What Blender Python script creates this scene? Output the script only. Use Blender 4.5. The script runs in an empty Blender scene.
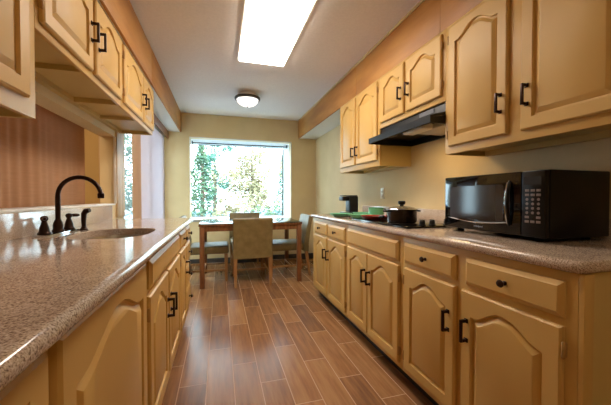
import bpy, bmesh, math, random
from mathutils import Vector, Matrix
PI = math.pi
SC = bpy.context.scene
COL = SC.collection
random.seed(7)

# ------------------------------------------------------------------ materials
def s2l(c):
    return tuple(((x/255)/12.92 if x/255 <= .04045 else (((x/255)+.055)/1.055)**2.4) for x in c)

def new_mat(name, rgb, rough=.5, metal=0., spec=.5, coat=0.):
    m = bpy.data.materials.new(name); m.use_nodes = True
    b = m.node_tree.nodes['Principled BSDF']
    b.inputs['Base Color'].default_value = (*s2l(rgb), 1)
    b.inputs['Roughness'].default_value = rough
    b.inputs['Metallic'].default_value = metal
    b.inputs['Specular IOR Level'].default_value = spec
    b.inputs['Coat Weight'].default_value = coat
    m['b'] = b.name
    return m

def nodes(m):
    nt = m.node_tree
    return nt, nt.nodes['Principled BSDF']

def noise_tint(m, a, b, scale=4, stretch=(1, 1, 1), detail=4, lo=.35, hi=.65, bump=0., rvar=None):
    nt, p = nodes(m)
    tc = nt.nodes.new('ShaderNodeTexCoord'); mp = nt.nodes.new('ShaderNodeMapping')
    mp.inputs['Scale'].default_value = stretch
    nt.links.new(tc.outputs['Object'], mp.inputs['Vector'])
    n = nt.nodes.new('ShaderNodeTexNoise'); n.inputs['Scale'].default_value = scale; n.inputs['Detail'].default_value = detail
    nt.links.new(mp.outputs['Vector'], n.inputs['Vector'])
    r = nt.nodes.new('ShaderNodeValToRGB')
    r.color_ramp.elements[0].position = lo; r.color_ramp.elements[0].color = (*s2l(a), 1)
    r.color_ramp.elements[1].position = hi; r.color_ramp.elements[1].color = (*s2l(b), 1)
    nt.links.new(n.outputs['Fac'], r.inputs['Fac'])
    nt.links.new(r.outputs['Color'], p.inputs['Base Color'])
    if bump:
        bp = nt.nodes.new('ShaderNodeBump'); bp.inputs['Strength'].default_value = bump; bp.inputs['Distance'].default_value = .002
        nt.links.new(n.outputs['Fac'], bp.inputs['Height']); nt.links.new(bp.outputs['Normal'], p.inputs['Normal'])
    return m

PAINT = noise_tint(new_mat('cabinet_paint', (206, 170, 104), .45, spec=.35), (197, 158, 90), (207, 169, 100), 2.2, (1, 1, .25))
PAINT_IN = new_mat('cabinet_side_paint', (200, 172, 108), .5, spec=.3)
WALL = noise_tint(new_mat('wall_paint', (212, 190, 146), .8), (209, 187, 143), (216, 195, 151), 3, bump=.1)
WJAMB = new_mat('grey_sill_paint', (150, 146, 140), .5)
WHITE = new_mat('white_paint', (225, 222, 215), .55)
CEIL = noise_tint(new_mat('ceiling_paint', (230, 224, 220), .9), (227, 221, 217), (233, 227, 223), 60, bump=.35)
MUST = new_mat('mustard_wall', (192, 162, 104), .8)
BRONZE = new_mat('oil_rubbed_bronze', (48, 30, 22), .32, .75)
HINGE = new_mat('painted_brass_hinge', (172, 134, 78), .45, .2)
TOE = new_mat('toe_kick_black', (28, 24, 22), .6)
BASEB = new_mat('dark_baseboard', (58, 50, 46), .6)
BLACK = new_mat('black_plastic', (10, 8, 8), .28, spec=.25)
BLACKM = new_mat('black_satin_metal', (14, 15, 18), .4, 0, .35)
GLASSK = new_mat('black_glass', (10, 10, 12), .06)
STEEL = new_mat('brushed_steel', (190, 186, 180), .28, 1.)
CHROME = new_mat('polished_chrome', (205, 208, 212), .12, 1.)
GREEN = new_mat('mint_enamel', (98, 168, 128), .35)
RED = new_mat('red_enamel', (135, 44, 28), .3)
POT = new_mat('dark_bronze_pot', (44, 32, 28), .22, .4)
LEGW = noise_tint(new_mat('table_wood', (128, 82, 48), .4), (110, 66, 38), (140, 90, 54), 5, (8, 8, 1))
CHAIRLEG = noise_tint(new_mat('chair_leg_wood', (158, 112, 66), .4), (142, 98, 56), (168, 122, 76), 5, (8, 8, 1))
FABRIC = noise_tint(new_mat('olive_leatherette', (126, 108, 68), .5), (118, 100, 62), (134, 116, 76), 14, bump=.15)
OAK = noise_tint(new_mat('fascia_board', (182, 126, 62), .5), (168, 112, 50), (192, 138, 70), 2.6, (.7, .7, 3.5), 6)
TRIMC = new_mat('cream_trim', (205, 180, 130), .5)
WOODJ = noise_tint(new_mat('post_wood', (190, 160, 118), .5), (178, 146, 104), (200, 170, 130), 4, (6, 6, .6))
VAL = new_mat('valance_wood', (128, 78, 44), .5)
GREY = new_mat('grey_filter', (196, 186, 166), .5)
LENS = new_mat('hood_lamp_lens', (232, 226, 212), .35)
LABEL = new_mat('silver_label', (150, 150, 155), .4, .4)
KEYS = new_mat('keypad_print', (112, 98, 92), .6)
BADGE = new_mat('hood_badge', (104, 104, 110), .5)
PLATEW = new_mat('outlet_plastic', (222, 212, 186), .4)
DARKBR = new_mat('dark_window_bronze', (70, 66, 62), .5, .3)
BARK = new_mat('bark', (96, 78, 60), .9)
CHAIRDARK = FABRIC

def granite(name):
    m = new_mat(name, (150, 130, 112), .1)
    nt, p = nodes(m)
    tc = nt.nodes.new('ShaderNodeTexCoord')
    n1 = nt.nodes.new('ShaderNodeTexNoise'); n1.inputs['Scale'].default_value = 280; n1.inputs['Detail'].default_value = 3
    n2 = nt.nodes.new('ShaderNodeTexVoronoi'); n2.inputs['Scale'].default_value = 420
    n3 = nt.nodes.new('ShaderNodeTexNoise'); n3.inputs['Scale'].default_value = 9; n3.inputs['Detail'].default_value = 5
    for n in (n1, n2, n3): nt.links.new(tc.outputs['Object'], n.inputs['Vector'])
    r = nt.nodes.new('ShaderNodeValToRGB'); cr = r.color_ramp
    cr.elements[0].position = .34; cr.elements[0].color = (*s2l((124, 104, 92)), 1)
    cr.elements[1].position = .66; cr.elements[1].color = (*s2l((222, 206, 190)), 1)
    e = cr.elements.new(.46); e.color = (*s2l((182, 162, 146)), 1)
    e = cr.elements.new(.56); e.color = (*s2l((202, 184, 168)), 1)
    nt.links.new(n1.outputs['Fac'], r.inputs['Fac'])
    r2 = nt.nodes.new('ShaderNodeValToRGB')
    r2.color_ramp.elements[0].position = .05; r2.color_ramp.elements[0].color = (.55, .5, .48, 1)
    r2.color_ramp.elements[1].position = .4; r2.color_ramp.elements[1].color = (1, 1, 1, 1)
    nt.links.new(n2.outputs['Distance'], r2.inputs['Fac'])
    mx = nt.nodes.new('ShaderNodeMixRGB'); mx.blend_type = 'MULTIPLY'; mx.inputs[0].default_value = .4
    nt.links.new(r.outputs['Color'], mx.inputs[1]); nt.links.new(r2.outputs['Color'], mx.inputs[2])
    r3 = nt.nodes.new('ShaderNodeValToRGB')
    r3.color_ramp.elements[0].position = .35; r3.color_ramp.elements[0].color = (.86, .84, .82, 1)
    r3.color_ramp.elements[1].position = .65; r3.color_ramp.elements[1].color = (1, 1, 1, 1)
    nt.links.new(n3.outputs['Fac'], r3.inputs['Fac'])
    m2 = nt.nodes.new('ShaderNodeMixRGB'); m2.blend_type = 'MULTIPLY'; m2.inputs[0].default_value = 1
    nt.links.new(mx.outputs['Color'], m2.inputs[1]); nt.links.new(r3.outputs['Color'], m2.inputs[2])
    nt.links.new(m2.outputs['Color'], p.inputs['Base Color'])
    return m
GRANITE = granite('speckled_granite')

def floor_mat():
    m = new_mat('wood_look_tile', (150, 95, 65), .3)
    nt, p = nodes(m); L = nt.links.new
    def N(t): return nt.nodes.new(t)
    def math_(op, a, b=None, c=None):
        n = N('ShaderNodeMath'); n.operation = op
        for i, v in enumerate((a, b, c)):
            if v is None: continue
            if isinstance(v, (int, float)): n.inputs[i].default_value = v
            else: L(v, n.inputs[i])
        return n.outputs[0]
    tc = N('ShaderNodeTexCoord'); sp = N('ShaderNodeSeparateXYZ'); L(tc.outputs['Object'], sp.inputs[0])
    x = math_('DIVIDE', math_('SUBTRACT', sp.outputs['X'], .074), .1535)
    col = math_('FLOOR', x); fx = math_('FRACT', x)
    off = math_('FRACT', math_('MULTIPLY', col, .3777))
    y = math_('ADD', math_('DIVIDE', math_('SUBTRACT', sp.outputs['Y'], .1), .63), off)
    row = math_('FLOOR', y); fy = math_('FRACT', y)
    dx = math_('MULTIPLY', math_('MINIMUM', fx, math_('SUBTRACT', 1., fx)), .1535)
    dy = math_('MULTIPLY', math_('MINIMUM', fy, math_('SUBTRACT', 1., fy)), .63)
    d = math_('MINIMUM', dx, dy)
    grout = math_('LESS_THAN', d, .0023)
    cb = N('ShaderNodeCombineXYZ'); L(col, cb.inputs[0]); L(row, cb.inputs[1])
    wn = N('ShaderNodeTexWhiteNoise'); wn.noise_dimensions = '2D'; L(cb.outputs[0], wn.inputs['Vector'])
    # wood streaks along Y, shifted per plank
    cv = N('ShaderNodeCombineXYZ')
    L(math_('MULTIPLY', sp.outputs['X'], 16.), cv.inputs[0])
    L(math_('MULTIPLY', sp.outputs['Y'], 1.3), cv.inputs[1])
    L(math_('MULTIPLY', wn.outputs['Value'], 40.), cv.inputs[2])
    nz = N('ShaderNodeTexNoise'); nz.inputs['Scale'].default_value = 2.2; nz.inputs['Detail'].default_value = 6; nz.inputs['Roughness'].default_value = .62
    L(cv.outputs[0], nz.inputs['Vector'])
    mixf = math_('ADD', math_('MULTIPLY', nz.outputs['Fac'], .75), math_('MULTIPLY', wn.outputs['Value'], .28))
    r = N('ShaderNodeValToRGB'); cr = r.color_ramp
    cr.elements[0].position = .32; cr.elements[0].color = (*s2l((114, 80, 58)), 1)
    cr.elements[1].position = .72; cr.elements[1].color = (*s2l((170, 126, 86)), 1)
    e = cr.elements.new(.5); e.color = (*s2l((144, 102, 68)), 1)
    L(mixf, r.inputs['Fac'])
    mx = N('ShaderNodeMixRGB'); L(grout, mx.inputs[0]); L(r.outputs['Color'], mx.inputs[1]); mx.inputs[2].default_value = (*s2l((190, 152, 118)), 1)
    L(mx.outputs['Color'], p.inputs['Base Color'])
    L(math_('ADD', .27, math_('MULTIPLY', grout, .3)), p.inputs['Roughness'])
    bp = N('ShaderNodeBump'); bp.inputs['Strength'].default_value = .12; bp.inputs['Distance'].default_value = .002
    L(math_('SUBTRACT', math_('MULTIPLY', nz.outputs['Fac'], .4), grout), bp.inputs['Height'])
    L(bp.outputs['Normal'], p.inputs['Normal'])
    return m
FLOOR = floor_mat()

def pane_mat(name, tint=(235, 245, 245), gloss=.08):
    m = bpy.data.materials.new(name); m.use_nodes = True
    nt = m.node_tree; nt.nodes.clear()
    o = nt.nodes.new('ShaderNodeOutputMaterial'); mx = nt.nodes.new('ShaderNodeMixShader')
    t = nt.nodes.new('ShaderNodeBsdfTransparent'); g = nt.nodes.new('ShaderNodeBsdfGlossy')
    fr = nt.nodes.new('ShaderNodeFresnel'); fr.inputs['IOR'].default_value = 1.35
    ge = nt.nodes.new('ShaderNodeNewGeometry'); mr = nt.nodes.new('ShaderNodeMapRange')
    mr.inputs['To Min'].default_value = 1.35; mr.inputs['To Max'].default_value = 1/1.35
    nt.links.new(ge.outputs['Backfacing'], mr.inputs['Value']); nt.links.new(mr.outputs[0], fr.inputs['IOR'])
    t.inputs['Color'].default_value = (*s2l(tint), 1); g.inputs['Roughness'].default_value = .02
    nt.links.new(fr.outputs[0], mx.inputs[0])
    nt.links.new(t.outputs[0], mx.inputs[1]); nt.links.new(g.outputs[0], mx.inputs[2]); nt.links.new(mx.outputs[0], o.inputs[0])
    return m
PANE = pane_mat('window_glass')
TGLASS = new_mat('table_glass', (52, 70, 66), .13, spec=.35)

def emit_mat(name, rgb, strength):
    m = bpy.data.materials.new(name); m.use_nodes = True
    nt = m.node_tree; nt.nodes.clear()
    o = nt.nodes.new('ShaderNodeOutputMaterial'); e = nt.nodes.new('ShaderNodeEmission')
    e.inputs['Color'].default_value = (*s2l(rgb), 1); e.inputs['Strength'].default_value = strength
    nt.links.new(e.outputs[0], o.inputs[0]); return m
TUBE = emit_mat('fluorescent_diffuser', (255, 240, 222), 13.)
DOME = emit_mat('lit_frosted_glass', (255, 246, 238), 1.3)

def cloth_mat(name, rgb, trans, tr_rgb=None, weave=False):
    m = new_mat(name, rgb, .85, spec=.1)
    nt, p = nodes(m)
    t = nt.nodes.new('ShaderNodeBsdfTranslucent'); t.inputs['Color'].default_value = (*s2l(tr_rgb or rgb), 1)
    mx = nt.nodes.new('ShaderNodeMixShader'); mx.inputs[0].default_value = trans
    o = nt.nodes['Material Output']
    nt.links.new(p.outputs[0], mx.inputs[1]); nt.links.new(t.outputs[0], mx.inputs[2]); nt.links.new(mx.outputs[0], o.inputs[0])
    if weave:
        tc = nt.nodes.new('ShaderNodeTexCoord'); mp = nt.nodes.new('ShaderNodeMapping'); mp.inputs['Scale'].default_value = (1, 2, 45)
        n = nt.nodes.new('ShaderNodeTexNoise'); n.inputs['Scale'].default_value = 3
        r = nt.nodes.new('ShaderNodeValToRGB')
        r.color_ramp.elements[0].position = .35; r.color_ramp.elements[0].color = (*s2l(tuple(int(c*.97) for c in rgb)), 1)
        r.color_ramp.elements[1].position = .65; r.color_ramp.elements[1].color = (*s2l(rgb), 1)
        nt.links.new(tc.outputs['Object'], mp.inputs[0]); nt.links.new(mp.outputs[0], n.inputs['Vector'])
        nt.links.new(n.outputs['Fac'], r.inputs['Fac']); nt.links.new(r.outputs['Color'], p.inputs['Base Color'])
        nt.links.new(r.outputs['Color'], t.inputs['Color'])
    return m
CURTAIN = cloth_mat('brown_curtain_cloth', (188, 146, 112), .3, weave=True)
SLAT = cloth_mat('white_blind_vinyl', (226, 218, 222), .42)
SLATP = cloth_mat('peach_blind_vinyl', (206, 176, 150), .35)
def leaf_mat(name, a, b): return noise_tint(cloth_mat(name, a, .12), a, b, 3)
LEAF = [leaf_mat('leaf_dark', (60, 86, 72), (110, 130, 98)), leaf_mat('leaf_ochre', (118, 108, 80), (176, 162, 126)), leaf_mat('leaf_teal', (64, 98, 84), (104, 138, 118))]
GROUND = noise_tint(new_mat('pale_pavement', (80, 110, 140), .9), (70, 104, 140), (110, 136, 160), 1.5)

# ------------------------------------------------------------------ mesh builder
class MB:
    def __init__(s): s.bm = bmesh.new()
    def box(s, x0, x1, y0, y1, z0, z1, bev=0, seg=2):
        x0, x1 = sorted((x0, x1)); y0, y1 = sorted((y0, y1)); z0, z1 = sorted((z0, z1))
        r = bmesh.ops.create_cube(s.bm, size=1)
        for v in r['verts']:
            v.co = Vector(((x0+x1)/2+v.co.x*(x1-x0), (y0+y1)/2+v.co.y*(y1-y0), (z0+z1)/2+v.co.z*(z1-z0)))
        if bev:
            es = list({e for v in r['verts'] for e in v.link_edges})
            bmesh.ops.bevel(s.bm, geom=es, offset=bev, segments=seg, affect='EDGES', profile=.5)
        return s
    def lathe(s, prof, c=(0, 0, 0), n=32, axis='z', cap=True):
        rings = []
        for r, h in prof:
            ring = []
            for i in range(n):
                a = 2*PI*i/n; p = (r*math.cos(a), r*math.sin(a), h)
                if axis == 'x': p = (p[2], p[0], p[1])
                if axis == '-x': p = (-p[2], p[0], p[1])
                if axis == 'y': p = (p[0], p[2], p[1])
                ring.append(s.bm.verts.new(Vector(p)+Vector(c)))
            rings.append(ring)
        for a, b in zip(rings, rings[1:]):
            for i in range(n): s.bm.faces.new((a[i], a[(i+1) % n], b[(i+1) % n], b[i]))
        if cap:
            s.bm.faces.new(rings[0]); s.bm.faces.new(rings[-1])
        return s
    def tube(s, pts, rad, n=12, cap=True):
        pts = [Vector(p) for p in pts]; N = len(pts)
        rad = rad if isinstance(rad, (list, tuple)) else [rad]*N
        rings = []; ref = None
        for i, p in enumerate(pts):
            t = (pts[min(i+1, N-1)]-pts[max(i-1, 0)]).normalized()
            if ref is None:
                ref = Vector((0, 0, 1)) if abs(t.z) < .9 else Vector((1, 0, 0))
            u = (ref - t*ref.dot(t)).normalized(); w = t.cross(u); ref = u
            rings.append([s.bm.verts.new(p+rad[i]*(math.cos(2*PI*k/n)*u+math.sin(2*PI*k/n)*w)) for k in range(n)])
        for a, b in zip(rings, rings[1:]):
            for i in range(n): s.bm.faces.new((a[i], a[(i+1) % n], b[(i+1) % n], b[i]))
        if cap: s.bm.faces.new(rings[0]); s.bm.faces.new(rings[-1])
        return s
    def prism(s, poly, fn, a, b):
        """poly: 2D points; fn(u,v,t)->xyz; extruded from t=a to t=b"""
        A = [s.bm.verts.new(fn(u, v, a)) for u, v in poly]; B = [s.bm.verts.new(fn(u, v, b)) for u, v in poly]
        n = len(poly)
        for i in range(n): s.bm.faces.new((A[i], A[(i+1) % n], B[(i+1) % n], B[i]))
        s.bm.faces.new(A); s.bm.faces.new(B); return s
    def bar(s, p, q, w0, w1, d0=None, d1=None):
        """tapered rectangular bar between p and q (mostly vertical): half widths"""
        d0 = d0 or w0; d1 = d1 or w1
        p = Vector(p); q = Vector(q)
        A = [s.bm.verts.new(p+Vector((a*w0, b*d0, 0))) for a, b in ((-1, -1), (1, -1), (1, 1), (-1, 1))]
        B = [s.bm.verts.new(q+Vector((a*w1, b*d1, 0))) for a, b in ((-1, -1), (1, -1), (1, 1), (-1, 1))]
        for i in range(4): s.bm.faces.new((A[i], A[(i+1) % 4], B[(i+1) % 4], B[i]))
        s.bm.faces.new(A); s.bm.faces.new(B); return s

def origin_of(p):
    v = Vector((0, 0, 0))
    while p is not None: v += p.location; p = p.parent
    return v
def obj(name, mb, mat, parent=None, loc=None, smooth=True, angle=35):
    bm = mb.bm
    bmesh.ops.recalc_face_normals(bm, faces=bm.faces[:])
    o0 = Vector(loc) if loc is not None else (origin_of(parent) if parent else Vector((0, 0, 0)))
    for v in bm.verts: v.co -= o0
    me = bpy.data.meshes.new(name); bm.to_mesh(me); bm.free()
    o = bpy.data.objects.new(name, me); COL.objects.link(o)
    if parent: o.parent = parent
    else: o.location = o0
    me.materials.append(mat)
    if smooth:
        me.polygons.foreach_set('use_smooth', [True]*len(me.polygons))
        me.set_sharp_from_angle(angle=math.radians(angle))
    return o
def tag(o, label, cat, group=None, kind=None):
    o['label'] = label; o['category'] = cat
    if group: o['group'] = group
    if kind: o['kind'] = kind
    return o
def thing(name, loc, label, cat, group=None):
    o = bpy.data.objects.new(name, None); COL.objects.link(o); o.location = loc; o.empty_display_size = .05
    return tag(o, label, cat, group)
def struct(name, mb, mat, parent=None, **k):
    o = obj(name, mb, mat, parent, **k)
    if parent is None: o['kind'] = 'structure'
    return o
def dup(root, loc, rotz=0, label=None, scale=None):
    r = root.copy(); COL.objects.link(r); r.location = loc; r.rotation_euler = (0, 0, rotz)
    if label: r['label'] = label
    if scale: r.scale = scale
    for ch in list(root.children):
        c = ch.copy(); COL.objects.link(c); c.parent = r
        for g in list(ch.children):
            d = g.copy(); COL.objects.link(d); d.parent = c
    return r

# ------------------------------------------------------------------ room constants
ZC = 2.44; YB = 5.1; XR = 1.65; XL = -.90; YR = -1.7; XLL = -3.0
SOF = 2.134
# floor / ceiling
struct('floor', MB().box(XL-.12, XR+.15, YR-.1, YB+.12, -.08, 0).box(XLL, XL-.12, YR-.1, 3.27, -.08, 0), FLOOR)
struct('ceiling', MB().box(XL-.12, XR+.15, YR-.1, YB+.12, ZC, ZC+.1).box(XLL, XL-.12, YR-.1, 3.27, ZC, ZC+.1), CEIL)
# walls
struct('wall_right', MB().box(XR, XR+.15, YR, YB, 0, ZC), WALL)
WX0, WX1, WZ0, WZ1 = -.455, 1.195, .74, 2.055
struct('wall_back', MB().box(XL-.12, WX0, YB, YB+.12, 0, ZC).box(WX1, XR+.15, YB, YB+.12, 0, ZC)
       .box(WX0, WX1, YB, YB+.12, 0, WZ0).box(WX0, WX1, YB, YB+.12, WZ1, ZC), WALL)
struct('wall_rear', MB().box(XLL, XR+.15, YR-.12, YR, 0, ZC), WALL)
struct('wall_left', MB().box(XL-.12, XL, YR, 3.04, 0, 1.03).box(XL-.12, XL, YR, 3.04, 1.64, ZC)
       .box(XL-.12, XL, YR, .55, 1.03, 1.64).box(XL-.12, XL, 3.04, 3.27, 0, ZC)
       .box(XL-.12, XL, 3.27, 5.0, 2.06, ZC).box(XL-.12, XL, 5.0, YB, 0, ZC), WALL)
struct('wall_far_room', MB().box(XLL, XL-.12, 3.15, 3.27, 0, ZC), MUST)
struct('wall_far_side', MB().box(XLL-.1, XLL, YR, 3.27, 0, ZC), MUST)
struct('trim_1', MB().box(XL-.14, XL+.002, .56, 3.035, 1.03, 1.045, .003), WHITE)      # pass-through sill
struct('trim_2', MB().box(XL-.13, XL+.014, 3.045, 3.265, .92, 2.06, .002), WOODJ)       # wood post at the end of the wall
struct('trim_3', MB().box(XL-.01, XL+.006, 3.03, 3.045, 1.045, 1.64), WHITE)
# baseboards
struct('baseboard_back', MB().box(XL, XR, YB-.014, YB, 0, .1, .003), BASEB)
struct('baseboard_right', MB().box(XR-.014, XR, 3.24, YB-.014, 0, .1, .003), BASEB)
struct('baseboard_left', MB().box(XL, XL+.014, 3.0, 3.27, 0, .1, .003), BASEB)
# soffits and fascia boards
struct('soffit_left', MB().box(XL, -.603, YR, YB, SOF, ZC), WHITE)
struct('soffit_right', MB().box(1.348, XR, YR, YB, SOF, ZC), WHITE)
b = MB()
for y0, y1 in ((YR, .55), (.552, 2.98), (2.982, YB)): b.box(-.603, -.585, y0, y1, SOF-.004, ZC, .001)
struct('fascia_board_left', b, OAK)
b = MB()
for y0, y1 in ((YR, .35), (.352, 1.58), (1.582, 2.78), (2.782, YB)): b.box(1.33, 1.348, y0, y1, SOF-.004, ZC, .001)
struct('fascia_board_right', b, OAK)
struct('trim_4', MB().box(1.318, 1.33, YR, YB, ZC-.02, ZC, .002), TRIMC)

# window_1: deep boxed greenhouse window
DY = .66
b = MB()
b.box(WX0-.12, WX0-.10, YB+.12, YB+DY, WZ0-.02, WZ1+.02).box(WX1, WX1+.02, YB+.12, YB+DY, WZ0-.02, WZ1+.02)
b.box(WX0-.10, WX1, YB+.12, YB+DY, WZ0-.02, WZ0).box(WX0-.10, WX1, YB+.12, YB+DY, WZ1, WZ1+.02)
w1 = struct('window_1', b, WHITE)
b = MB(); y = YB+DY-.03
b.box(WX0-.10, WX0-.082, y, y+.03, WZ0, WZ1-.02).box(WX1-.02, WX1, y, y+.03, WZ0, WZ1-.02).box(WX0-.1, WX1, y, y+.03, WZ0, WZ0+.012).box(WX0-.1, WX1, y, y+.03, WZ1-.008, WZ1)
obj('window_frame', b, DARKBR, w1)
obj('pane', MB().box(WX0-.085, WX1-.015, y+.012, y+.016, WZ0+.008, WZ1-.015), PANE, w1)
obj('window_sill', MB().box(WX0-.01, WX1+.01, YB-.03, YB-.001, WZ0-.035, WZ0-.003, .004), WJAMB, w1)
b = MB()   # painted casing edges around the opening
for x0, x1, z0, z1 in ((WX0-.012, WX0, WZ0, WZ1+.012), (WX1, WX1+.012, WZ0, WZ1+.012), (WX0, WX1, WZ1, WZ1+.012)):
    b.box(x0, x1, YB-.006, YB-.0005, z0, z1)
obj('casing', b, WHITE, w1)
t = thing('roller_shade', ((WX0+WX1)/2, YB+.30, WZ1-.05), 'dark rolled-up shade under the head of the large window', 'window shade')
obj('shade_roll', MB().lathe([(.011, WX0+.02), (.011, WX1-.02)], (0, YB+.30, WZ1-.03), 16, 'x'), DARKBR, t)
for x in (WX0+.01, WX1-.01): obj('bracket', MB().box(x-.008, x+.008, YB+.28, YB+.32, WZ1-.052, WZ1-.001, .002), BLACKM, t)

# door_1: sliding glass door in left wall
b = MB(); x0, x1 = XL-.11, XL-.02
b.box(x0, x1, 3.272, 3.32, .0, 2.058).box(x0, x1, 4.95, 4.998, 0, 2.058).box(x0, x1, 3.32, 4.95, 2.01, 2.058).box(x0, x1, 3.32, 4.95, 0, .05)
b.box(x0+.02, x1-.02, 4.10, 4.17, .05, 2.01)
d1 = struct('door_1', b, WOODJ)
obj('pane', MB().box(XL-.07, XL-.064, 3.32, 4.10, .05, 2.01), PANE, d1)
obj('pane', MB().box(XL-.07, XL-.064, 4.17, 4.95, .05, 2.01), PANE, d1)
# vertical blinds
t = thing('vertical_blind', (XL+.05, 4.2, 0), 'white vertical slat blind drawn over the sliding glass door', 'blind')
obj('head_rail', MB().box(XL+.03, XL+.075, 3.32, 5.04, 2.02, 2.06, .004), WHITE, t)
ys = [3.50+.079*i for i in range(20)]
for i, yy in enumerate(ys):
    ang = math.radians(36 if i > 1 else 34)
    sl = MB(); n = 6; h = .044
    prof = []
    for k in range(n+1):
        u = -h + 2*h*k/n; w = .006*(1-(u/h)**2)
        prof.append((u, w))
    poly = prof + [(u, w-.0015) for u, w in reversed(prof)]
    ca, sa = math.cos(ang), math.sin(ang)
    sl.prism(poly, lambda u, w, t_: Vector((XL+.052+u*sa+w*ca, yy+u*ca-w*sa, t_)), .03, 2.02)
    obj('slat', sl, SLATP if i < 2 else SLAT, t)
tag(obj('cornice_board', MB().box(-.79, -.772, 3.28, YB-.002, 2.02, SOF-.001, .002), VAL), 'brown wooden cornice board above the vertical blind', 'valance')

# curtain behind the pass-through
def curtain():
    b = MB(); y0, y1, z0, z1 = .1, 2.90, .97, 1.80
    ny, nz = 300, 14; V = {}
    for sgn in (0, 1):
        for i in range(ny+1):
            y = y0+(y1-y0)*i/ny
            for k in range(nz+1):
                z = z0+(z1-z0)*k/nz
                amp = .005+.045*max(0, 1-(y-y0)/2.3)
                w = amp*(math.sin(y*15+.8*math.sin(y*5.1)) + .45*math.sin(y*73+1.+z))
                V[sgn, i, k] = b.bm.verts.new((XL-.185+w+sgn*.0015, y, z))
    for i in range(ny):
        for k in range(nz):
            b.bm.faces.new((V[0, i, k], V[0, i+1, k], V[0, i+1, k+1], V[0, i, k+1]))
            b.bm.faces.new((V[1, i, k], V[1, i, k+1], V[1, i+1, k+1], V[1, i+1, k]))
    for i in range(ny):
        for k in (0, nz): b.bm.faces.new((V[0, i, k], V[0, i+1, k], V[1, i+1, k], V[1, i, k]))
    for k in range(nz):
        for i in (0, ny): b.bm.faces.new((V[0, i, k], V[0, i, k+1], V[1, i, k+1], V[1, i, k]))
    t = thing('curtain', (XL-.185, 1.4, .97), 'brown woven curtain hanging behind the opening over the sink', 'curtain')
    obj('panel', b, CURTAIN, t)
    obj('rod', MB().tube([(XL-.185, .0, 1.81), (XL-.185, 3.0, 1.81)], .011), BRONZE, t)
    for y in (.1, 2.92): obj('rod_bracket', MB().box(XL-.19, XL-.121, y-.008, y+.008, 1.79, 1.803), BRONZE, t)
curtain()

# ------------------------------------------------------------------ cabinetry
class Side:
    """s=+1: run on the left wall, fronts face +X; s=-1: run on the right wall, fronts face -X"""
    def __init__(s, xface, sg): s.x = xface; s.s = sg
    def p(s, u, v, w): return Vector((s.x+s.s*w, u, v))
    def box(s, b, u0, u1, v0, v1, w0, w1, bev=0): return b.box(s.x+s.s*w0, s.x+s.s*w1, u0, u1, v0, v1, bev)

def arch_contour(u0, u1, v0, v1, A, inset, K=36):
    """opening outline, cathedral top; v1 is the peak height; inset shrinks it"""
    U0, U1 = u0+inset, u1-inset; V0 = v0+inset
    c = [(U0, V0), (U1, V0)]
    hw = (u1-u0)/2; cu = (u0+u1)/2
    for k in range(K+1):
        u = U1+(U0-U1)*k/K
        t = min(1, abs(u-cu)/hw)
        if A > 0:
            q = min(1, t/.9)
            f = .5+.5*math.cos(PI*q**1.12)
            top = v1-A*(1-f)
        else: top = v1
        c.append((u, top-inset))
    return c

def door(parent, S, u0, u1, v0, v1, arch=True, hinge=None, handle=None, hz=None, frame=.052, name='door', label=None):
    b = MB(); th = .019; ch = .006
    W = u1-u0; A = min(.066, .2*(W-2*frame)) if arch else 0
    K = 36
    def rect(i, w, ):
        c = [(u0+i, v0+i), (u1-i, v0+i)]
        for k in range(K+1): c.append((u1-i-(W-2*i)*k/K, v1-i))
        return [b.bm.verts.new(S.p(u, v, w)) for u, v in c]
    def cont(ins, w):
        return [b.bm.verts.new(S.p(u, v, w)) for u, v in arch_contour(u0+frame, u1-frame, v0+frame, v1-frame*.85, A, ins, K)]
    rings = [rect(0, .0008), rect(0, th-ch), rect(ch, th), cont(0, th), cont(.003, th-.011), cont(.011, th-.0125), cont(.030, th-.001), cont(.032, th)]
    for a, c in zip(rings, rings[1:]):
        n = len(a)
        for i in range(n): b.bm.faces.new((a[i], a[(i+1) % n], c[(i+1) % n], c[i]))
    b.bm.faces.new(rings[0])
    # field of the raised panel as vertical strips so the concave outline fills cleanly
    last = rings[-1]; tops = last[2:]
    fill = bmesh.ops.triangle_fill(b.bm, use_beauty=True, edges=[e for e in b.bm.edges if e.verts[0] in set(last) and e.verts[1] in set(last)])
    d = obj(name, b, PAINT, parent, angle=28)
    if handle is not None:
        pull(d, S, handle, hz)
    if hinge is not None:
        yy = u1+.004 if hinge == 'hi' else u0-.004
        hs = (v0+.07, v1-.07) if v1-v0 > .25 else ((v0+v1)/2,)
        for zz in hs:
            h = MB(); S.box(h, yy-.004, yy+.004, zz-.022, zz+.022, .001, .012, .002)
            h.lathe([(.003, zz-.026), (.0055, zz-.022), (.0055, zz+.022), (.003, zz+.026)], (S.x+S.s*.014, yy, 0), 10)
            obj('hinge', h, HINGE, d)
    return d
def pull(parent, S, u, z, L=.094):
    b = MB(); w0 = .019
    for e in (-1, 1):
        zz = z+e*(L/2-.006)
        S.box(b, u-.009, u+.009, zz-.009, zz+.009, w0, w0+.005, .0015)
        S.box(b, u-.005, u+.005, zz-.006, zz+.006, w0+.004, w0+.028, .001)
    S.box(b, u-.0055, u+.0055, z-L/2, z+L/2, w0+.024, w0+.034, .0015)
    return obj('handle', b, BRONZE, parent)
def knob(parent, S, u, z):
    b = MB(); ax = 'x' if S.s > 0 else '-x'
    b.lathe([(.0085, 0), (.0085, .003), (.005, .006), (.005, .014), (.013, .019), (.0145, .023), (.011, .028), (.003, .030)], (S.x+S.s*.019, u, z), 18, ax)
    return obj('knob', b, BRONZE, parent)
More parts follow.
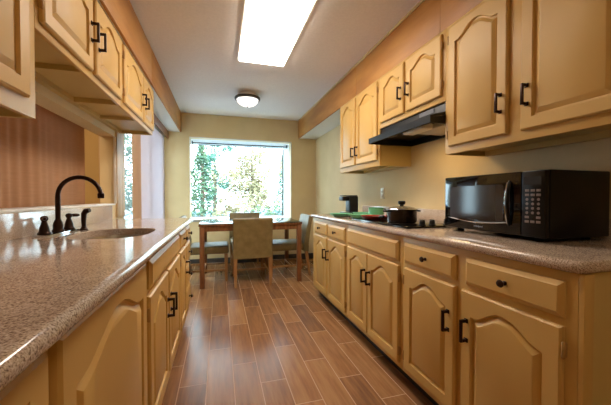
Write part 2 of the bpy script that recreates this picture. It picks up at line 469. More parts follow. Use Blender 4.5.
def drawer(parent, S, u0, u1, v0, v1, kn=True, name='drawer'):
    b = MB(); th = .019
    def ring(i, w): return [b.bm.verts.new(S.p(u, v, w)) for u, v in ((u0+i, v0+i), (u1-i, v0+i), (u1-i, v1-i), (u0+i, v1-i))]
    rs = [ring(0, .0008), ring(0, .009), ring(.014, .0165), ring(.0165, th)]
    for a, c in zip(rs, rs[1:]):
        for i in range(4): b.bm.faces.new((a[i], a[(i+1) % 4], c[(i+1) % 4], c[i]))
    b.bm.faces.new(rs[0]); b.bm.faces.new(rs[-1])
    d = obj(name, b, PAINT, parent, smooth=False)
    if kn: knob(d, S, (u0+u1)/2, (v0+v1)/2)
    return d

def base_cab(S, u0, u1, xback, label, doors=(), drawers=(), toe=.075, drop=False):
    t = thing('base_cabinet', (S.x, (u0+u1)/2, 0), label, 'cabinet', 'right base cabinets' if S.s < 0 else 'left base cabinets')
    g = .0006
    D = abs(xback-S.x)
    b = MB(); S.box(b, u0+g, u1-g, .10, .872 if not drop else .66, -D, -.018 if not drop else -.018)
    obj('body', b, PAINT_IN, t, smooth=False)
    b = MB()   # face frame: outer ring + solid behind fronts
    S.box(b, u0+g, u1-g, .10, .874, -.0175, 0, .0015)
    obj('face_frame', b, PAINT, t)
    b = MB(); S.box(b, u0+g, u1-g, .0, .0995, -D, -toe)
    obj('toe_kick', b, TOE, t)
    for d in doors: door(t, S, **d)
    for d in drawers: drawer(t, S, **d)
    return t

RB = Side(1.01, -1)
base_cab(RB, 2.245, 3.20, XR-.003, 'cream base cabinet below the coffee maker, two doors and two small drawers',
         [dict(u0=2.728, u1=3.112, v0=.135, v1=.700, handle=2.755, hz=.545, hinge='hi'), dict(u0=2.283, u1=2.690, v0=.135, v1=.700, handle=2.662, hz=.545, hinge='lo')],
         [dict(u0=2.728, u1=3.112, v0=.722, v1=.842), dict(u0=2.29, u1=2.690, v0=.722, v1=.842)])
base_cab(RB, 1.485, 2.245, XR-.003, 'cream base cabinet under the cooktop, wide blank front above two doors',
         [dict(u0=1.892, u1=2.262-.03, v0=.135, v1=.703, handle=1.921, hz=.54, hinge='hi'), dict(u0=1.510, u1=1.884, v0=.135, v1=.703, handle=1.848, hz=.54, hinge='lo')],
         [dict(u0=1.518, u1=2.232, v0=.724, v1=.846, kn=False, name='blank_front')])
rend = base_cab(RB, .615, 1.485, XR-.003, 'cream base cabinet below the microwave at the near end, two wide arched doors',
         [dict(u0=1.078, u1=1.452, v0=.135, v1=.706, handle=1.112, hz=.542, hinge='hi'), dict(u0=.648, u1=1.040, v0=.135, v1=.706, handle=1.006, hz=.542, hinge='lo')],
         [dict(u0=1.080, u1=1.458, v0=.732, v1=.845), dict(u0=.645, u1=1.024, v0=.732, v1=.845)])
obj('end_stile', MB().box(1.0105, 1.052, .600, .6145, .10, .874, .001), PAINT, rend)

LB = Side(-.275, 1)
base_cab(LB, -.15, .568, XL+.003, 'cream base cabinet at the near left corner under the counter edge', [dict(u0=-.11, u1=.553, v0=.18, v1=.86, arch=False)])
base_cab(LB, .568, 1.232, XL+.003, 'cream base cabinet with one very wide arched door reaching the counter', [dict(u0=.586, u1=1.19, v0=.18, v1=.864)])
base_cab(LB, 1.232, 2.15, XL+.003, 'cream sink base cabinet with a blank front above paired doors',
         [dict(u0=1.245, u1=1.660, v0=.18, v1=.722, handle=1.628, hz=.543, hinge='lo'), dict(u0=1.690, u1=2.130, v0=.18, v1=.722, handle=1.722, hz=.543, hinge='hi')],
         [dict(u0=1.272, u1=2.12, v0=.742, v1=.855, kn=False, name='blank_front')], drop=True)
base_cab(LB, 2.15, 2.51, XL+.003, 'narrow cream base cabinet between the sink cabinet and the drawer bank',
         [dict(u0=2.175, u1=2.49, v0=.18, v1=.722, hinge='lo', handle=2.46, hz=.56)], [dict(u0=2.175, u1=2.49, v0=.742, v1=.855)])
base_cab(LB, 2.51, 2.86, XL+.003, 'cream bank of four stacked drawers at the far left end', [],
         [dict(u0=2.53, u1=2.84, v0=v0, v1=v1) for v0, v1 in ((.742, .855), (.56, .722), (.37, .54), (.18, .35))])

# upper cabinets
def upper_cab(S, u0, u1, z0, xback, label, doors, recess=False, divs=(), group=None, side_lo=None):
    t = thing('wall_cabinet', (S.x, (u0+u1)/2, z0), label, 'cabinet', group)
    g = .0006; D = abs(xback-S.x); zt = SOF-.0045
    b = MB()
    S.box(b, u0+g, u1-g, z0+.03, zt, -D, -.018)
    S.box(b, u0+g, u0+.018, z0, z0+.03, -D, -.018); S.box(b, u1-.018, u1-g, z0, z0+.03, -D, -.018)
    S.box(b, u0+.018, u1-.018, z0, z0+.03, -D, -D+.03)
    obj('body', b, PAINT_IN, t, smooth=False)
    for y in divs:
        b = MB(); S.box(b, y-.016, y+.016, z0+.004, z0+.0295, -D+.0305, -.0185); obj('divider', b, PAINT_IN, t, smooth=False)
    b = MB(); S.box(b, u0+g, u1-g, z0, zt, -.0175, 0, .0015)
    obj('face_frame', b, PAINT, t)
    for d in doors: door(t, S, **d)
    return t
RU = Side(1.33, -1)
gR = 'right wall cabinets'; gL = 'left wall cabinets'
upper_cab(RU, 2.31, 3.19, 1.374, XR-.003, 'tall cream wall cabinet left of the range hood, far end of the row',
          [dict(u0=2.778, u1=3.150, v0=1.425, v1=2.105, handle=2.805, hz=1.555), dict(u0=2.338, u1=2.742, v0=1.425, v1=2.105, handle=2.712, hz=1.555, hinge='lo')], group=gR)
upper_cab(RU, 1.527, 2.31, 1.69, XR-.003, 'short cream wall cabinet directly above the black range hood',
          [dict(u0=1.945, u1=2.275, v0=1.728, v1=2.105, handle=1.975, hz=1.882, hinge=None), dict(u0=1.552, u1=1.912, v0=1.728, v1=2.105, handle=1.880, hz=1.882, hinge='lo')], group=gR)
upper_cab(RU, .60, 1.527, 1.360, XR-.003, 'large cream wall cabinet above the microwave, nearest on the right',
          [dict(u0=1.108, u1=1.490, v0=1.403, v1=2.105, handle=1.138, hz=1.555, hinge='hi'), dict(u0=.645, u1=1.040, v0=1.403, v1=2.105, handle=1.008, hz=1.555)], group=gR)
LU = Side(-.615, 1)
upper_cab(LU, .30, 1.262, 1.372, XL+.003, 'cream wall cabinet in the top left corner, hanging lower than the rest',
          [dict(u0=.33, u1=.745, v0=1.428, v1=2.105, arch=True), dict(u0=.775, u1=1.200, v0=1.428, v1=2.105)], group=gL)
upper_cab(LU, 1.264, 2.195, 1.690, XL+.003, 'short cream wall cabinet over the faucet with its ribbed underside showing',
          [dict(u0=1.285, u1=1.718, v0=1.722, v1=2.105, handle=1.694, hz=1.905, hinge='lo'), dict(u0=1.755, u1=2.168, v0=1.722, v1=2.105, handle=1.785, hz=1.90, hinge='hi')], divs=(1.68,), group=gL)
upper_cab(LU, 2.195, 3.15, 1.690, XL+.003, 'short cream wall cabinet at the far end of the left row',
          [dict(u0=2.228, u1=2.710, v0=1.722, v1=2.105, handle=2.682, hz=1.885, hinge='lo'), dict(u0=2.745, u1=3.115, v0=1.722, v1=2.105, handle=2.775, hz=1.88, hinge='hi')], divs=(2.62,), group=gL)

# ------------------------------------------------------------------ counters
def nose_poly(x_in, x_out, z0, z1, n=10):
    """cross section with a rounded front; x_out is the tip"""
    r = (z1-z0)/2; sg = 1 if x_out > x_in else -1; cx = x_out-sg*r*.9
    pts = [(x_in, z0), (cx, z0)]
    for k in range(1, n): a = -PI/2+PI*k/n; pts.append((cx+sg*r*.9*math.cos(a), (z0+z1)/2+r*math.sin(a)))
    pts += [(cx, z1), (x_in, z1)]
    return pts
t = thing('granite_countertop', (1.3, 1.9, .876), 'speckled brown granite counter along the right wall under the microwave', 'countertop')
# right slab: rounded-corner outline swept with a bullnose
def slab(outline, z0, z1, r):
    b = MB(); n = len(outline)
    P2 = [Vector(p) for p in outline]
    nor = []
    for i in range(n):
        d1_ = (P2[i]-P2[i-1]).normalized(); d2_ = (P2[(i+1) % n]-P2[i]).normalized()
        m1 = Vector((d1_.y, -d1_.x)); m2 = Vector((d2_.y, -d2_.x)); m = (m1+m2); m = m/max(.2, m.length_squared)*2
        nor.append(m)
    rings = []
    K = 8; hr = (z1-z0)/2
    for k in range(K+1):
        a = -PI/2+PI*k/K; ins = r*(1-math.cos(a)); z = (z0+z1)/2+hr*math.sin(a)
        rings.append([b.bm.verts.new((p.x-m.x*ins, p.y-m.y*ins, z)) for p, m in zip(P2, nor)])
    for a_, c_ in zip(rings, rings[1:]):
        for i in range(n): b.bm.faces.new((a_[i], a_[(i+1) % n], c_[(i+1) % n], c_[i]))
    b.bm.faces.new(rings[0]); b.bm.faces.new(rings[-1]); return b
out = [(XR-.022, 3.222), (.992, 3.222), (.982, 3.212)]
rc = .035
for k in range(7):
    a = PI+PI/2*k/6; out.append((.982+rc+rc*math.cos(a), .592+rc+rc*math.sin(a)))
out += [(XR-.022, .592)]
# outline must be counter-clockwise for outward normals (dy,-dx)
obj('slab', slab(out, .876, .914, .017), GRANITE, t)
obj('backsplash', MB().box(XR-.021, XR-.001, .592, 3.222, .876, 1.004, .003), GRANITE, t)

# left slab with undermount sink hole
SX, SY, SA, SB = -.525, 1.765, .172, .235
def sell(a, A, B, e=3.0):
    c, s_ = math.cos(a), math.sin(a)
    return (SX+A*math.copysign(abs(c)**(2/e), c), SY+B*math.copysign(abs(s_)**(2/e), s_))
def left_counter():
    b = MB(); x0, x1, y0, y1 = XL+.022, -.252, -.15, 2.885
    N = 96; angs = [2*PI*k/N for k in range(N)]
    # add rays through rectangle corners
    for cx, cy in ((x0, y0), (x0, y1), (x1, y0), (x1, y1)): angs.append(math.atan2(cy-SY, cx-SX) % (2*PI))
    angs.sort()
    def edge(a):
        c, s_ = math.cos(a), math.sin(a); t_ = 1e9
        if c > 1e-9: t_ = min(t_, (x1-SX)/c)
        if c < -1e-9: t_ = min(t_, (x0-SX)/c)
        if s_ > 1e-9: t_ = min(t_, (y1-SY)/s_)
        if s_ < -1e-9: t_ = min(t_, (y0-SY)/s_)
        return (SX+c*t_, SY+s_*t_)
    def hole(a, gr=0):
        # superellipse radius along the ray at angle a
        c, s_ = abs(math.cos(a)), abs(math.sin(a)); e = 3.
        rr = ((c/(SA+gr))**e+(s_/(SB+gr))**e)**(-1/e)
        return (SX+rr*math.cos(a), SY+rr*math.sin(a))
    rings = []
    for f, z in ((edge, .876), (edge, .914), (lambda a: hole(a, .004), .914), (lambda a: hole(a, 0), .910), (lambda a: hole(a, 0), .876)):
        rings.append([b.bm.verts.new((*f(a), z)) for a in angs])
    rings.append(rings[0]); n = len(angs)
    for a_, c_ in zip(rings, rings[1:]):
        for i in range(n): b.bm.faces.new((a_[i], a_[(i+1) % n], c_[(i+1) % n], c_[i]))
    # bullnose
    b.prism(nose_poly(x1+.0002, -.233, .876, .914), lambda u, v, t_: Vector((u, t_, v)), y0, y1)
    return b, hole, angs
lc, hole, angs = left_counter()
t = thing('granite_countertop', (-.5, 1.4, .876), 'speckled brown granite counter on the left holding the sink', 'countertop')
obj('slab', lc, GRANITE, t)
obj('backsplash', MB().box(XL+.001, XL+.021, -.15, 2.885, .876, 1.029, .002), GRANITE, t)

t = thing('kitchen_sink', (SX, SY, .72), 'stainless steel undermount sink set in the left counter', 'sink')
b = MB(); rings = []
for gr, z in ((.03, .8755), (.004, .8755), (0, .86), (-.006, .74), (-.03, .712), (-.08, .705), (-.145, .70)):
    rings.append([b.bm.verts.new((*hole(a, gr), z)) for a in angs])
rings2 = [[b.bm.verts.new((v.co.x, v.co.y, v.co.z-.0025)) for v in r_] for r_ in rings]
n = len(angs)
allr = rings+rings2[::-1]
for a_, c_ in zip(allr, allr[1:]+[allr[0]]):
    if a_ is rings[-1] and c_ is rings2[-1]: continue
    for i in range(n): b.bm.faces.new((a_[i], a_[(i+1) % n], c_[(i+1) % n], c_[i]))
b.bm.faces.new(rings[-1]); b.bm.faces.new(rings2[-1])
obj('basin', b, STEEL, t)
obj('drain', MB().lathe([(.028, .7005), (.036, .703), (.030, .7045), (.012, .702)], (SX-.02, SY, 0), 24), CHROME, t)

# ------------------------------------------------------------------ faucet
t = thing('kitchen_faucet', (-.80, 1.82, .914), 'oil rubbed bronze gooseneck faucet with a side sprayer behind the sink', 'faucet')
b = MB(); b.box(-.834, -.764, 1.66, 1.97, .9142, .9238, .003)
obj('deck_plate', b, CHROME, t)
b = MB(); pts = [(-.80, 1.82, .97), (-.80, 1.82, 1.05), (-.80, 1.82, 1.10)]
for k in range(1, 19):
    a = PI-PI*.95*k/18
    pts.append((-.698+.102*math.cos(a), 1.82-.03*(k/18), 1.10+.103*math.sin(a)))
last = pts[-1]; pts.append((last[0]+.003, last[1], last[2]-.012))
b.tube(pts, [.0115]*3+[.0105]*16+[.0105]*(len(pts)-19), 16)
b.lathe([(.013, -.016), (.0155, -.012), (.0155, .008), (.011, .014)], (last[0], last[1], last[2]-.006), 18)
sp = obj('spout', b, BRONZE, t)
obj('spout_base', MB().lathe([(.026, .924), (.027, .930), (.022, .938), (.0225, .955), (.019, .972), (.013, .985), (.0115, .99)], (-.80, 1.82, 0), 24), BRONZE, t)
for y, s_ in ((1.695, -1), (1.935, 1)):
    h = obj('handle_base', MB().lathe([(.027, .924), (.027, .931), (.021, .938), (.019, .955), (.012, .978), (.0095, .985), (.013, .990), (.0165, .999), (.013, 1.008), (.004, 1.012)], (-.80, y, 0), 24), BRONZE, t)
    b = MB(); d = Vector((.75, .66, 0)).normalized() if s_ > 0 else Vector((.43, -.9, 0)).normalized()
    o_ = Vector((-.80, y, 1.000)); b.tube([o_, o_+d*.02, o_+d*.036, o_+d*.048], [.007, .0085, .0095, .006], 12)
    obj('lever', b, BRONZE, h)
b = MB(); b.lathe([(.021, .9145), (.021, .920), (.014, .927), (.0125, .935)], (-.745, 1.975, 0), 20)
sb = obj('sprayer_base', b, BRONZE, t)
b = MB(); b.tube([(-.745, 1.975, .93), (-.746, 1.975, .97), (-.744, 1.975, 1.005), (-.732, 1.97, 1.022), (-.712, 1.965, 1.026)], [.011, .0125, .0145, .016, .012], 16)
obj('sprayer', b, BRONZE, t)

# ------------------------------------------------------------------ range hood
t = thing('range_hood', (1.35, 1.9, 1.55), 'black under-cabinet range hood mounted above the cooktop', 'range hood')
y0, y1 = 1.530, 2.306
b = MB()
# profile in X-Z: wall back, up, forward flush, canopy slopes out to the lip
poly = [(XR-.004, 1.552), (XR-.004, 1.689), (1.345, 1.689), (1.335, 1.622), (1.24, 1.602), (1.222, 1.596), (1.222, 1.560), (1.235, 1.552)]
def shell():
    b = MB()
    # top box and canopy as a hollow shell (open below)
    f = lambda u, v, t_: Vector((u, t_, v))
    b.prism([(XR-.004, 1.60), (XR-.004, 1.689), (1.345, 1.689), (1.335, 1.628), (1.335, 1.60)], f, y0, y1)      # body
    b.prism([(1.335, 1.628), (1.25, 1.606), (1.222, 1.598), (1.222, 1.556), (1.232, 1.552), (1.240, 1.556), (1.240, 1.590), (1.335, 1.606)], f, y0, y1)
    for a, c in ((y0, y0+.012), (y1-.012, y1)):
        b.prism([(XR-.004, 1.552), (XR-.004, 1.60), (1.335, 1.60), (1.24, 1.59), (1.24, 1.552)], f, a, c)
    b.box(XR-.02, XR-.004, y0+.012, y1-.012, 1.552, 1.60)
    return b
obj('housing', shell(), BLACKM, t)
obj('filter', MB().box(1.40, 1.62, 1.58, 1.90, 1.566, 1.5995, .004), GREY, t)
obj('lamp_cover', MB().box(1.29, 1.385, 1.70, 1.92, 1.556, 1.6035, .014, 3), LENS, t)
obj('switch_plate', MB().box(1.30, 1.37, 2.10, 2.19, 1.590, 1.604, .002), LABEL, t)
obj('badge', MB().box(1.3365, 1.3355, 1.64, 1.785, 1.650, 1.678), BADGE, t)

# ------------------------------------------------------------------ microwave
mx0, mx1, my0, my1, mz0, mz1 = 1.235, 1.618, .873, 1.420, .93, 1.212
t = thing('microwave_oven', (1.42, 1.13, .914), 'black countertop microwave with keypad standing on the right counter', 'microwave')
obj('case', MB().box(mx0+.03, mx1, my0, my1, mz0, mz1, .006), BLACK, t)
for x in (mx0+.06, mx1-.05):
    for y in (my0+.06, my1-.06): obj('foot', MB().lathe([(.016, .9142), (.018, .918), (.018, mz0+.001)], (x, y, 0), 16), BLACK, t)
yk = .970
b = MB(); b.box(mx0+.002, mx0+.0295, yk+.001, my1, mz0+.004, mz1-.002, .006)
d = obj('door', b, GLASSK, t)
b = MB()
def rrect(y0, y1, z0, z1, r, n=6, bulge=0):
    P = []
    for cy, cz, a0 in ((y1-r, z1-r, 0), (y0+r, z1-r, PI/2), (y0+r, z0+r, PI), (y1-r, z0+r, 3*PI/2)):
        for k in range(n+1): a = a0+PI/2*k/n; P.append((cy+r*math.cos(a), cz+r*math.sin(a)))
    return P
WIN = new_mat('microwave_window', (40, 33, 30), .1)
b.prism(rrect(1.050, 1.375, .988, 1.158, .014), lambda u, v, t_: Vector((t_, u, v)), mx0-.0005, mx0+.0035)
obj('window', b, WIN, d)
b = MB()  # bright curved trim under the window
pts = [(mx0-.002, 1.385-(1.385-1.02)*k/16, .990-.014*math.sin(PI*k/16)-.003*k/16) for k in range(17)]
b.tube(pts, [.0012]+[.0026]*15+[.0012], 8); obj('lower_trim', b, CHROME, d)
b = MB()  # curved handle
pts = [(mx0-.002-.018*math.sin(PI*k/20), 1.020-.004*math.sin(PI*k/20), .975+(1.172-.975)*k/20) for k in range(21)]
b.tube(pts, [.005]+[.007]*19+[.005], 12); obj('handle', b, CHROME if False else BLACK, d)
b = MB()
pts = [(mx0-.004-.018*math.sin(PI*k/20), 1.028-.002*math.sin(PI*k/20), .982+(1.165-.982)*k/20) for k in range(21)]
b.tube(pts, .0035, 8); obj('handle_trim', b, CHROME, d)
b = MB(); b.box(mx0+.002, mx0+.0295, my0, yk-.001, mz0+.004, mz1-.002, .006)
c = obj('control_panel', b, BLACK, t)
obj('display', MB().box(mx0+.0005, mx0+.0025, .886, .958, 1.152, 1.185), new_mat('dark_display', (40, 46, 50), .1), c)
b = MB()
for j in range(8):
    z = 1.128-j*.0185
    for i in range(3):
        if j == 6 and i == 1: continue
        y = .8975+.0235*i
        if j in (2, 3, 4, 5):
            b.lathe([(.0058, mx0+.0008), (.0058, mx0+.0024)], (0, y, z), 12, 'x')
        else: b.box(mx0+.0008, mx0+.0024, y-.0085, y+.0085, z-.005, z+.005, .0005)
obj('keypad', b, KEYS, c)
cu = bpy.data.curves.new('logo_text', 'FONT'); cu.body = 'Whirlpool'; cu.size = .013; cu.extrude = .0004; cu.align_x = 'CENTER'; cu.shear = .25
to = bpy.data.objects.new('logo_tmp', cu); COL.objects.link(to)
me = bpy.data.meshes.new_from_object(to.evaluated_get(bpy.context.evaluated_depsgraph_get())); bpy.data.objects.remove(to)
R = Matrix(((0, 0, -1), (-1, 0, 0), (0, 1, 0))).to_4x4()
me.transform(Matrix.Translation(Vector((mx0+.0014, 1.19, .951))-t.location) @ R)
lo = bpy.data.objects.new('logo', me); COL.objects.link(lo); lo.parent = t; me.materials.clear(); me.materials.append(LABEL)

# ------------------------------------------------------------------ cooktop and cookware
t = thing('cooktop', (1.3, 1.9, .914), 'black smooth-top electric cooktop under the range hood', 'cooktop')
obj('surface', MB().box(1.045, 1.56, 1.505, 2.265, .9142, .926, .004), GLASSK, t)
for (x, y, r) in ((1.19, 1.77, .095), (1.43, 1.77, .075), (1.19, 2.07, .075), (1.43, 2.07, .095)):
    obj('burner_ring', MB().lathe([(r, .9262), (r, .9266), (r-.004, .9266), (r-.004, .9262)], (x, y, 0), 40, cap=False), GREY, t)
for x in (1.19, 1.262, 1.37, 1.44):
    k_ = obj('knob', MB().lathe([(.023, .9262), (.023, .930), (.018, .934), (.016, .954), (.012, .956)], (x, 1.555, 0), 20), BLACKM, t)
    obj('pointer', MB().box(x-.004, x+.004, 1.535, 1.575, .954, .962, .002), BLACK, k_)

t = thing('cooking_pot', (1.19, 1.77, .9268), 'large dark stock pot with a domed glass lid on the front burner', 'pot')
x, y, z = 1.19, 1.77, .9268
obj('body', MB().lathe([(.086, z), (.095, z+.006), (.098, z+.02), (.098, z+.086), (.104, z+.088), (.104, z+.091), (.095, z+.091), (.095, z+.01), (.088, z+.006)], (x, y, 0), 40), POT, t)
LIDG = new_mat('lid_glass', (150, 140, 120), .05); nodes(LIDG)[1].inputs['Transmission Weight'].default_value = .5
l = obj('lid', MB().lathe([(.101, z+.0915), (.100, z+.095), (.08, z+.104), (.05, z+.111), (.015, z+.114), (.002, z+.114)], (x, y, 0), 40), LIDG, t)
obj('lid_rim', MB().lathe([(.103, z+.0915), (.104, z+.0935), (.102, z+.096), (.099, z+.0965), (.099, z+.0915)], (x, y, 0), 40), CHROME, l)
obj('lid_knob', MB().lathe([(.014, z+.1145), (.012, z+.120), (.022, z+.126), (.025, z+.140), (.022, z+.148), (.004, z+.150)], (x, y, 0), 24), BLACK, l)
for s_ in (-1, 1):
    dv = Vector((1, -.05, 0)).normalized()*s_; e = Vector((dv.y, -dv.x, 0))
    c0 = Vector((x, y, z+.080))
    pts = [c0+dv*.098+e*.026, c0+dv*.124+e*.024, c0+dv*.134, c0+dv*.124-e*.024, c0+dv*.098-e*.026]
    obj('handle', MB().tube(pts, .0058, 10), BLACK, t)

def plate(name, r, h, label, cat='plate', mat=GREEN):
    pr = [(r*.55, 0), (r*.6, .0), (r*.8, h*.55), (r, h), (r, h+.004), (r*.96, h+.004), (r*.76, h*.6+.004), (r*.55, .005), (.001, .005)]
    o = obj(name, MB().lathe(pr, (0, 0, 0), 40), mat); return o
p0 = plate('plate', .108, .014, ''); tag(p0, 'single mint green plate nearest the front counter edge, left of the others', 'plate', 'mint green dishes')
p0.location = (1.135, 2.70, .9143)
p1 = p0.copy(); COL.objects.link(p1); p1.location = (1.135, 2.70, .9253); p1['label'] = 'mint green plate stacked on top of another near the counter edge'
tag(p0, 'mint green plate at the bottom of the stack near the counter edge', 'plate', 'mint green dishes')
p2 = p0.copy(); COL.objects.link(p2); p2.location = (1.42, 2.80, .9143); p2.scale = (.95, .95, 1.6); p2['label'] = 'mint green dish set back near the wall beside the coffee maker'
bw = obj('bowl', MB().lathe([(.05, 0), (.07, .004), (.10, .028), (.103, .034), (.098, .034), (.066, .009), (.001, .006)], (0, 0, 0), 40), GREEN)
bw.location = (1.20, 2.42, .9143); tag(bw, 'shallow mint green bowl behind the red skillet', 'bowl', 'mint green dishes')
t = thing('saucepan', (1.40, 2.33, .9265), 'small mint green saucepan behind the red skillet', 'saucepan')
t.location = (1.44, 2.56, .9143)
x, y, z = t.location
obj('body', MB().lathe([(.064, z), (.070, z+.005), (.073, z+.084), (.076, z+.087), (.070, z+.087), (.067, z+.008), (.001, z+.006)], (x, y, 0), 36), GREEN, t)
obj('handle', MB().tube([(x+.06, y-.045, z+.072), (x+.095, y-.09, z+.076), (x+.12, y-.13, z+.078)], [.006, .008, .008], 10), BLACKM, t)
t = thing('skillet', (1.165, 2.085, .9268), 'red enamel skillet with a black handle on the front far burner', 'skillet')
t.location = (1.165, 2.085, .9268); x, y, z = t.location
obj('body', MB().lathe([(.085, z), (.092, z+.003), (.112, z+.028), (.115, z+.030), (.109, z+.030), (.088, z+.006), (.001, z+.005)], (x, y, 0), 40), RED, t)
obj('handle', MB().tube([(x-.02, y-.106, z+.022), (x-.03, y-.14, z+.032), (x-.045, y-.20, z+.036)], [.012, .011, .009], 12), BLACK, t)

# coffee maker
t = thing('coffee_maker', (1.42, 3.1, .914), 'black single-serve coffee maker at the far end of the right counter', 'coffee maker')
obj('base', MB().box(1.315, 1.49, 3.035, 3.17, .9142, .932, .006), BLACK, t)
obj('body', MB().box(1.385, 1.49, 3.042, 3.168, .9325, 1.112, .012, 3), BLACKM, t)
obj('brew_head', MB().box(1.300, 1.3845, 3.045, 3.16, 1.060, 1.108, .012, 3), BLACKM, t)
obj('lid', MB().box(1.310, 1.48, 3.045, 3.16, 1.1125, 1.122, .004), BLACK, t)
obj('drip_tray', MB().box(1.325, 1.380, 3.05, 3.155, .9325, .938, .002), STEEL, t)

# outlet
t = thing('wall_outlet', (XR-.003, 2.795, 1.14), 'cream electrical outlet plate on the wall above the green dishes', 'outlet')
obj('cover_plate', MB().box(XR-.0065, XR-.0006, 2.757, 2.832, 1.082, 1.198, .002), PLATEW, t)
for z in (1.115, 1.165):
    obj('receptacle', MB().box(XR-.0095, XR-.0067, 2.775, 2.814, z-.017, z+.017, .0012), new_mat('receptacle_shade', (190, 176, 148), .4), t)

# ------------------------------------------------------------------ dining set
TX0, TX1, TY0, TY1 = -.238, 1.022, 3.75, 4.56
t = thing('dining_table', (.39, 4.15, 0), 'reddish wooden dining table with a glass covered top below the window', 'table')
obj('tabletop', MB().box(TX0-.01, TX1+.01, TY0-.01, TY1+.01, .748, .772, .004), LEGW, t)
obj('glass_cover', MB().box(TX0-.008, TX1+.008, TY0-.008, TY1+.008, .7725, .780, .002), TGLASS, t)
for x in (TX0, TX1-.055):
    for y in (TY0, TY1-.055): obj('leg', MB().box(x, x+.055, y, y+.055, 0, .7475, .003), LEGW, t)
b = MB()
b.box(TX0+.056, TX1-.056, TY0+.008, TY0+.03, .685, .7475).box(TX0+.056, TX1-.056, TY1-.03, TY1-.008, .685, .7475)
b.box(TX0+.008, TX0+.03, TY0+.056, TY1-.056, .685, .7475).box(TX1-.03, TX1-.008, TY0+.056, TY1-.056, .685, .7475)
obj('apron', b, LEGW, t)

def make_chair():
    """faces +Y, origin at the floor under the seat centre"""
    t = thing('dining_chair', (0, 0, 0), '', 'chair', 'dining chairs round the table')
    b = MB(); b.box(-.235, .235, -.195, .30, .365, .465, .028, 4)
    obj('seat', b, FABRIC, t)
    # back: slightly raked slab covering down below the seat
    b = MB(); f = lambda u, v, t_: Vector((t_, u, v))
    poly = [(-.197, .345), (-.197, .50), (-.262, .828), (-.272, .846), (-.305, .846), (-.315, .83), (-.262, .50), (-.258, .345)]
    b.prism(poly, f, -.242, .242)
    bmesh.ops.bevel(b.bm, geom=[e for e in b.bm.edges if abs(abs(e.verts[0].co.x)-.242) < 1e-4 and abs(abs(e.verts[1].co.x)-.242) < 1e-4 and e.verts[0].co.x*e.verts[1].co.x > 0], offset=.009, segments=2, affect='EDGES')
    obj('backrest', b, FABRIC, t)
    for sx in (-1, 1):
        obj('leg', MB().bar((sx*.205, .265, 0), (sx*.205, .265, .366), .014, .020), CHAIRLEG, t)
        obj('leg', MB().bar((sx*.212, -.280, 0), (sx*.212, -.228, .346), .015, .022), CHAIRLEG, t)
        obj('stretcher', MB().box(sx*.205-.008, sx*.205+.008, -.24, .25, .14, .165, .002), CHAIRLEG, t)
    obj('stretcher', MB().box(-.196, .196, -.02, .0, .142, .163, .002), CHAIRLEG, t)
    return t
ch = make_chair()
ch.location = (.39, 3.97, 0); ch['label'] = 'olive upholstered dining chair nearest the camera, its back toward us'
dup(ch, (-.19, 4.23, 0), -PI/2, 'olive upholstered dining chair at the left end of the table by the drawers')
dup(ch, (.93, 4.21, 0), PI/2, 'olive upholstered dining chair at the right end with its backrest fully visible side-on')
dup(ch, (.385, 4.66, 0), PI, 'olive upholstered dining chair on the window side, only its back top showing')

# ------------------------------------------------------------------ ceiling lights
t = thing('ceiling_light', (.405, 2.35, ZC), 'long rectangular fluorescent ceiling light with a glowing diffuser', 'ceiling light', 'ceiling lights')
obj('diffuser', MB().box(.182, .618, 1.745, 2.960, ZC-.032, ZC-.002, .012, 3), TUBE, t)
b = MB()
b.box(.165, .181, 1.73, 2.976, ZC-.018, ZC-.0005, .002).box(.619, .635, 1.73, 2.976, ZC-.018, ZC-.0005, .002)
b.box(.181, .619, 1.73, 1.744, ZC-.018, ZC-.0005, .002).box(.181, .619, 2.961, 2.976, ZC-.018, ZC-.0005, .002)
obj('frame', b, WHITE, t)
t = thing('ceiling_light', (.35, 3.95, ZC), 'small round dome ceiling light with a dark rim above the table', 'ceiling light', 'ceiling lights')
obj('canopy', MB().lathe([(.10, ZC-.0006), (.11, ZC-.03), (.145, ZC-.045)], (.35, 3.95, 0), 40), WHITE, t)
obj('rim', MB().lathe([(.150, ZC-.0455), (.162, ZC-.050), (.165, ZC-.066), (.158, ZC-.078), (.140, ZC-.080), (.140, ZC-.0455)], (.35, 3.95, 0), 40), DARKBR, t)
obj('glass_bowl', MB().lathe([(.139, ZC-.075), (.128, ZC-.105), (.10, ZC-.135), (.055, ZC-.155), (.015, ZC-.161), (.002, ZC-.161)], (.35, 3.95, 0), 40), DOME, t)
obj('finial', MB().lathe([(.010, ZC-.1615), (.011, ZC-.167), (.006, ZC-.173), (.002, ZC-.175)], (.35, 3.95, 0), 14), DARKBR, t)

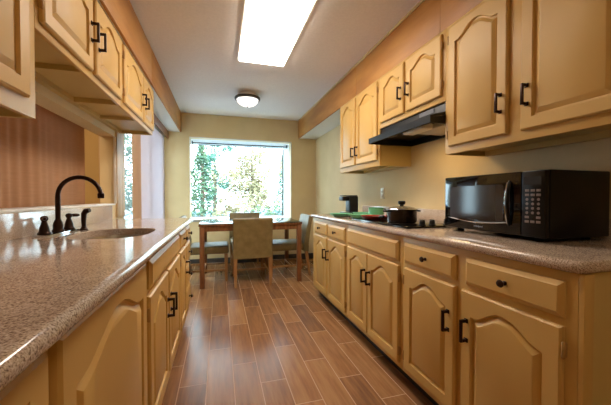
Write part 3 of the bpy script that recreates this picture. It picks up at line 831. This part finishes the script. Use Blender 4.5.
# ------------------------------------------------------------------ outdoors
struct('ground', MB().box(-14, 16, YB+.9, 34, -.5, -.4).box(-14, XL-.3, 3.4, YB+.9, -.5, -.4), GROUND)
def tree(name, loc, h, r, n, mat, label, conifer=False, cat='tree', leaf=.11, group=None):
    rnd = random.Random(hash((round(loc[0]*10), round(loc[1]*10))) & 1023)
    t = thing(name, loc, label, cat, group)
    L = Vector(loc)
    b = MB(); b.tube([L, L+Vector((.05, 0, h*.5)), L+Vector((.02, .03, h*.95))], [h*.02+.02, h*.014+.01, .01], 8)
    for k in range(14):
        z = h*(.25+.65*rnd.random()); a = rnd.random()*2*PI; rr = r*(1-(z/h) if conifer else .8)
        b.tube([L+Vector((.03, 0, z)), L+Vector((rr*math.cos(a), rr*math.sin(a), z+(.1 if not conifer else -.1)*h*.5))], [.02, .006], 5)
    obj('trunk', b, BARK, t)
    b = MB()
    cl = [(Vector((rnd.gauss(0, .42)*r, rnd.gauss(0, .42)*r, h*(.3+.6*rnd.random()))), r*(.18+.18*rnd.random())) for _ in range(26)]
    for i in range(n):
        if conifer:
            z = h*(.12+.88*rnd.random()**1.3); rr = r*(1-z/h)*(.35+.65*rnd.random()); a = rnd.random()*2*PI
            c = Vector((rr*math.cos(a), rr*math.sin(a), z-.15*rr))
        else:
            q, qr = rnd.choice(cl); c = q+Vector((rnd.gauss(0, 1), rnd.gauss(0, 1), rnd.gauss(0, .8)))*qr*.6
        c = c+L; d = Vector((rnd.gauss(0, 1), rnd.gauss(0, 1), rnd.gauss(0, .6))).normalized(); e = d.orthogonal().normalized()
        s_ = leaf*(.6+.8*rnd.random())
        vs = [b.bm.verts.new(c+d*s_), b.bm.verts.new(c+e*s_*.4), b.bm.verts.new(c-d*s_), b.bm.verts.new(c-e*s_*.4)]
        b.bm.faces.new(vs)
    obj('foliage', b, mat, t, smooth=False)
tree('tree', (-.55, 9.6, -.4), 3.45, .85, 1500, LEAF[0], 'dark green conifer outside at the left edge of the window', True, leaf=.075)
tree('tree', (1.10, 11.0, -.4), 3.4, 1.35, 3000, LEAF[1], 'ochre leafed tree outside in the middle of the window', leaf=.08)
tree('tree', (2.75, 13.4, -.4), 3.4, .75, 1500, LEAF[2], 'teal green tree outside at the right edge of the window', True, leaf=.07)
tree('tree', (-.25, 14.2, -.4), 4.4, .9, 1800, LEAF[2], 'pale green tree outside behind the dark conifer', leaf=.08)
tree('shrub', (.12, 8.2, -.4), 1.6, .5, 1000, LEAF[1], 'low ochre shrub outside just right of the dark conifer', cat='shrub', leaf=.05)
tree('shrub', (1.35, 8.6, -.4), 1.35, .5, 800, LEAF[0], 'low green shrub outside in the lower right of the window', cat='shrub', leaf=.05)
tree('tree', (-2.5, 8.6, -.4), 3.8, .8, 1700, LEAF[0], 'green tree seen through the gap beside the vertical blind', False, leaf=.07)

# ------------------------------------------------------------------ lights
def area(name, loc, rot, sx, sy, power, rgb):
    l = bpy.data.lights.new(name, 'AREA'); l.shape = 'RECTANGLE'; l.size = sx; l.size_y = sy; l.energy = power; l.color = s2l(rgb)
    o = bpy.data.objects.new(name, l); COL.objects.link(o); o.location = loc; o.rotation_euler = rot; return o
area('far_room_fill', (-2.1, 1.9, 2.40), (0, 0, 0), .5, .5, 20, (255, 228, 190))  # unseen warm area light, added to brighten the curtain and the room beyond
area('near_kitchen_fill', (.4, -.9, 2.40), (0, 0, 0), .45, 1.2, 5, (255, 232, 200))  # unseen fill added behind the camera to brighten the interior
area('hood_lamp', (1.335, 1.81, 1.548), (0, 0, 0), .06, .18, 1.3, (255, 214, 150))
sun = bpy.data.lights.new('sun', 'SUN'); sun.energy = 3; sun.angle = .02; sun.color = (1, .95, .86)
so = bpy.data.objects.new('sun', sun); COL.objects.link(so); so.rotation_euler = (math.radians(42), 0, math.radians(150))
w = bpy.data.worlds.new('sky'); SC.world = w; w.use_nodes = True
bg = w.node_tree.nodes['Background']; bg.inputs['Color'].default_value = (.76, .88, 1, 1); bg.inputs['Strength'].default_value = 7.5

# ------------------------------------------------------------------ camera
f = 298.; th = math.atan2(85.5, 298.); pit = math.atan2(5.5, 298./math.cos(th))
fw = Vector((math.sin(th)*math.cos(pit), math.cos(th)*math.cos(pit), -math.sin(pit)))
rt = Vector((math.cos(th), -math.sin(th), 0)); up = rt.cross(fw)
cam = bpy.data.cameras.new('camera'); cam.sensor_width = 36; cam.lens = 36*f/611; cam.clip_start = .02
co = bpy.data.objects.new('camera', cam); COL.objects.link(co)
M = Matrix((rt, up, -fw)).transposed().to_4x4(); M.translation = Vector((0, 0, 1.10)); co.matrix_world = M
SC.camera = co
vs = SC.view_settings; vs.view_transform = 'Standard'; vs.look = 'None'; vs.gamma = 1; vs.use_curve_mapping = False; vs.exposure = 0.85
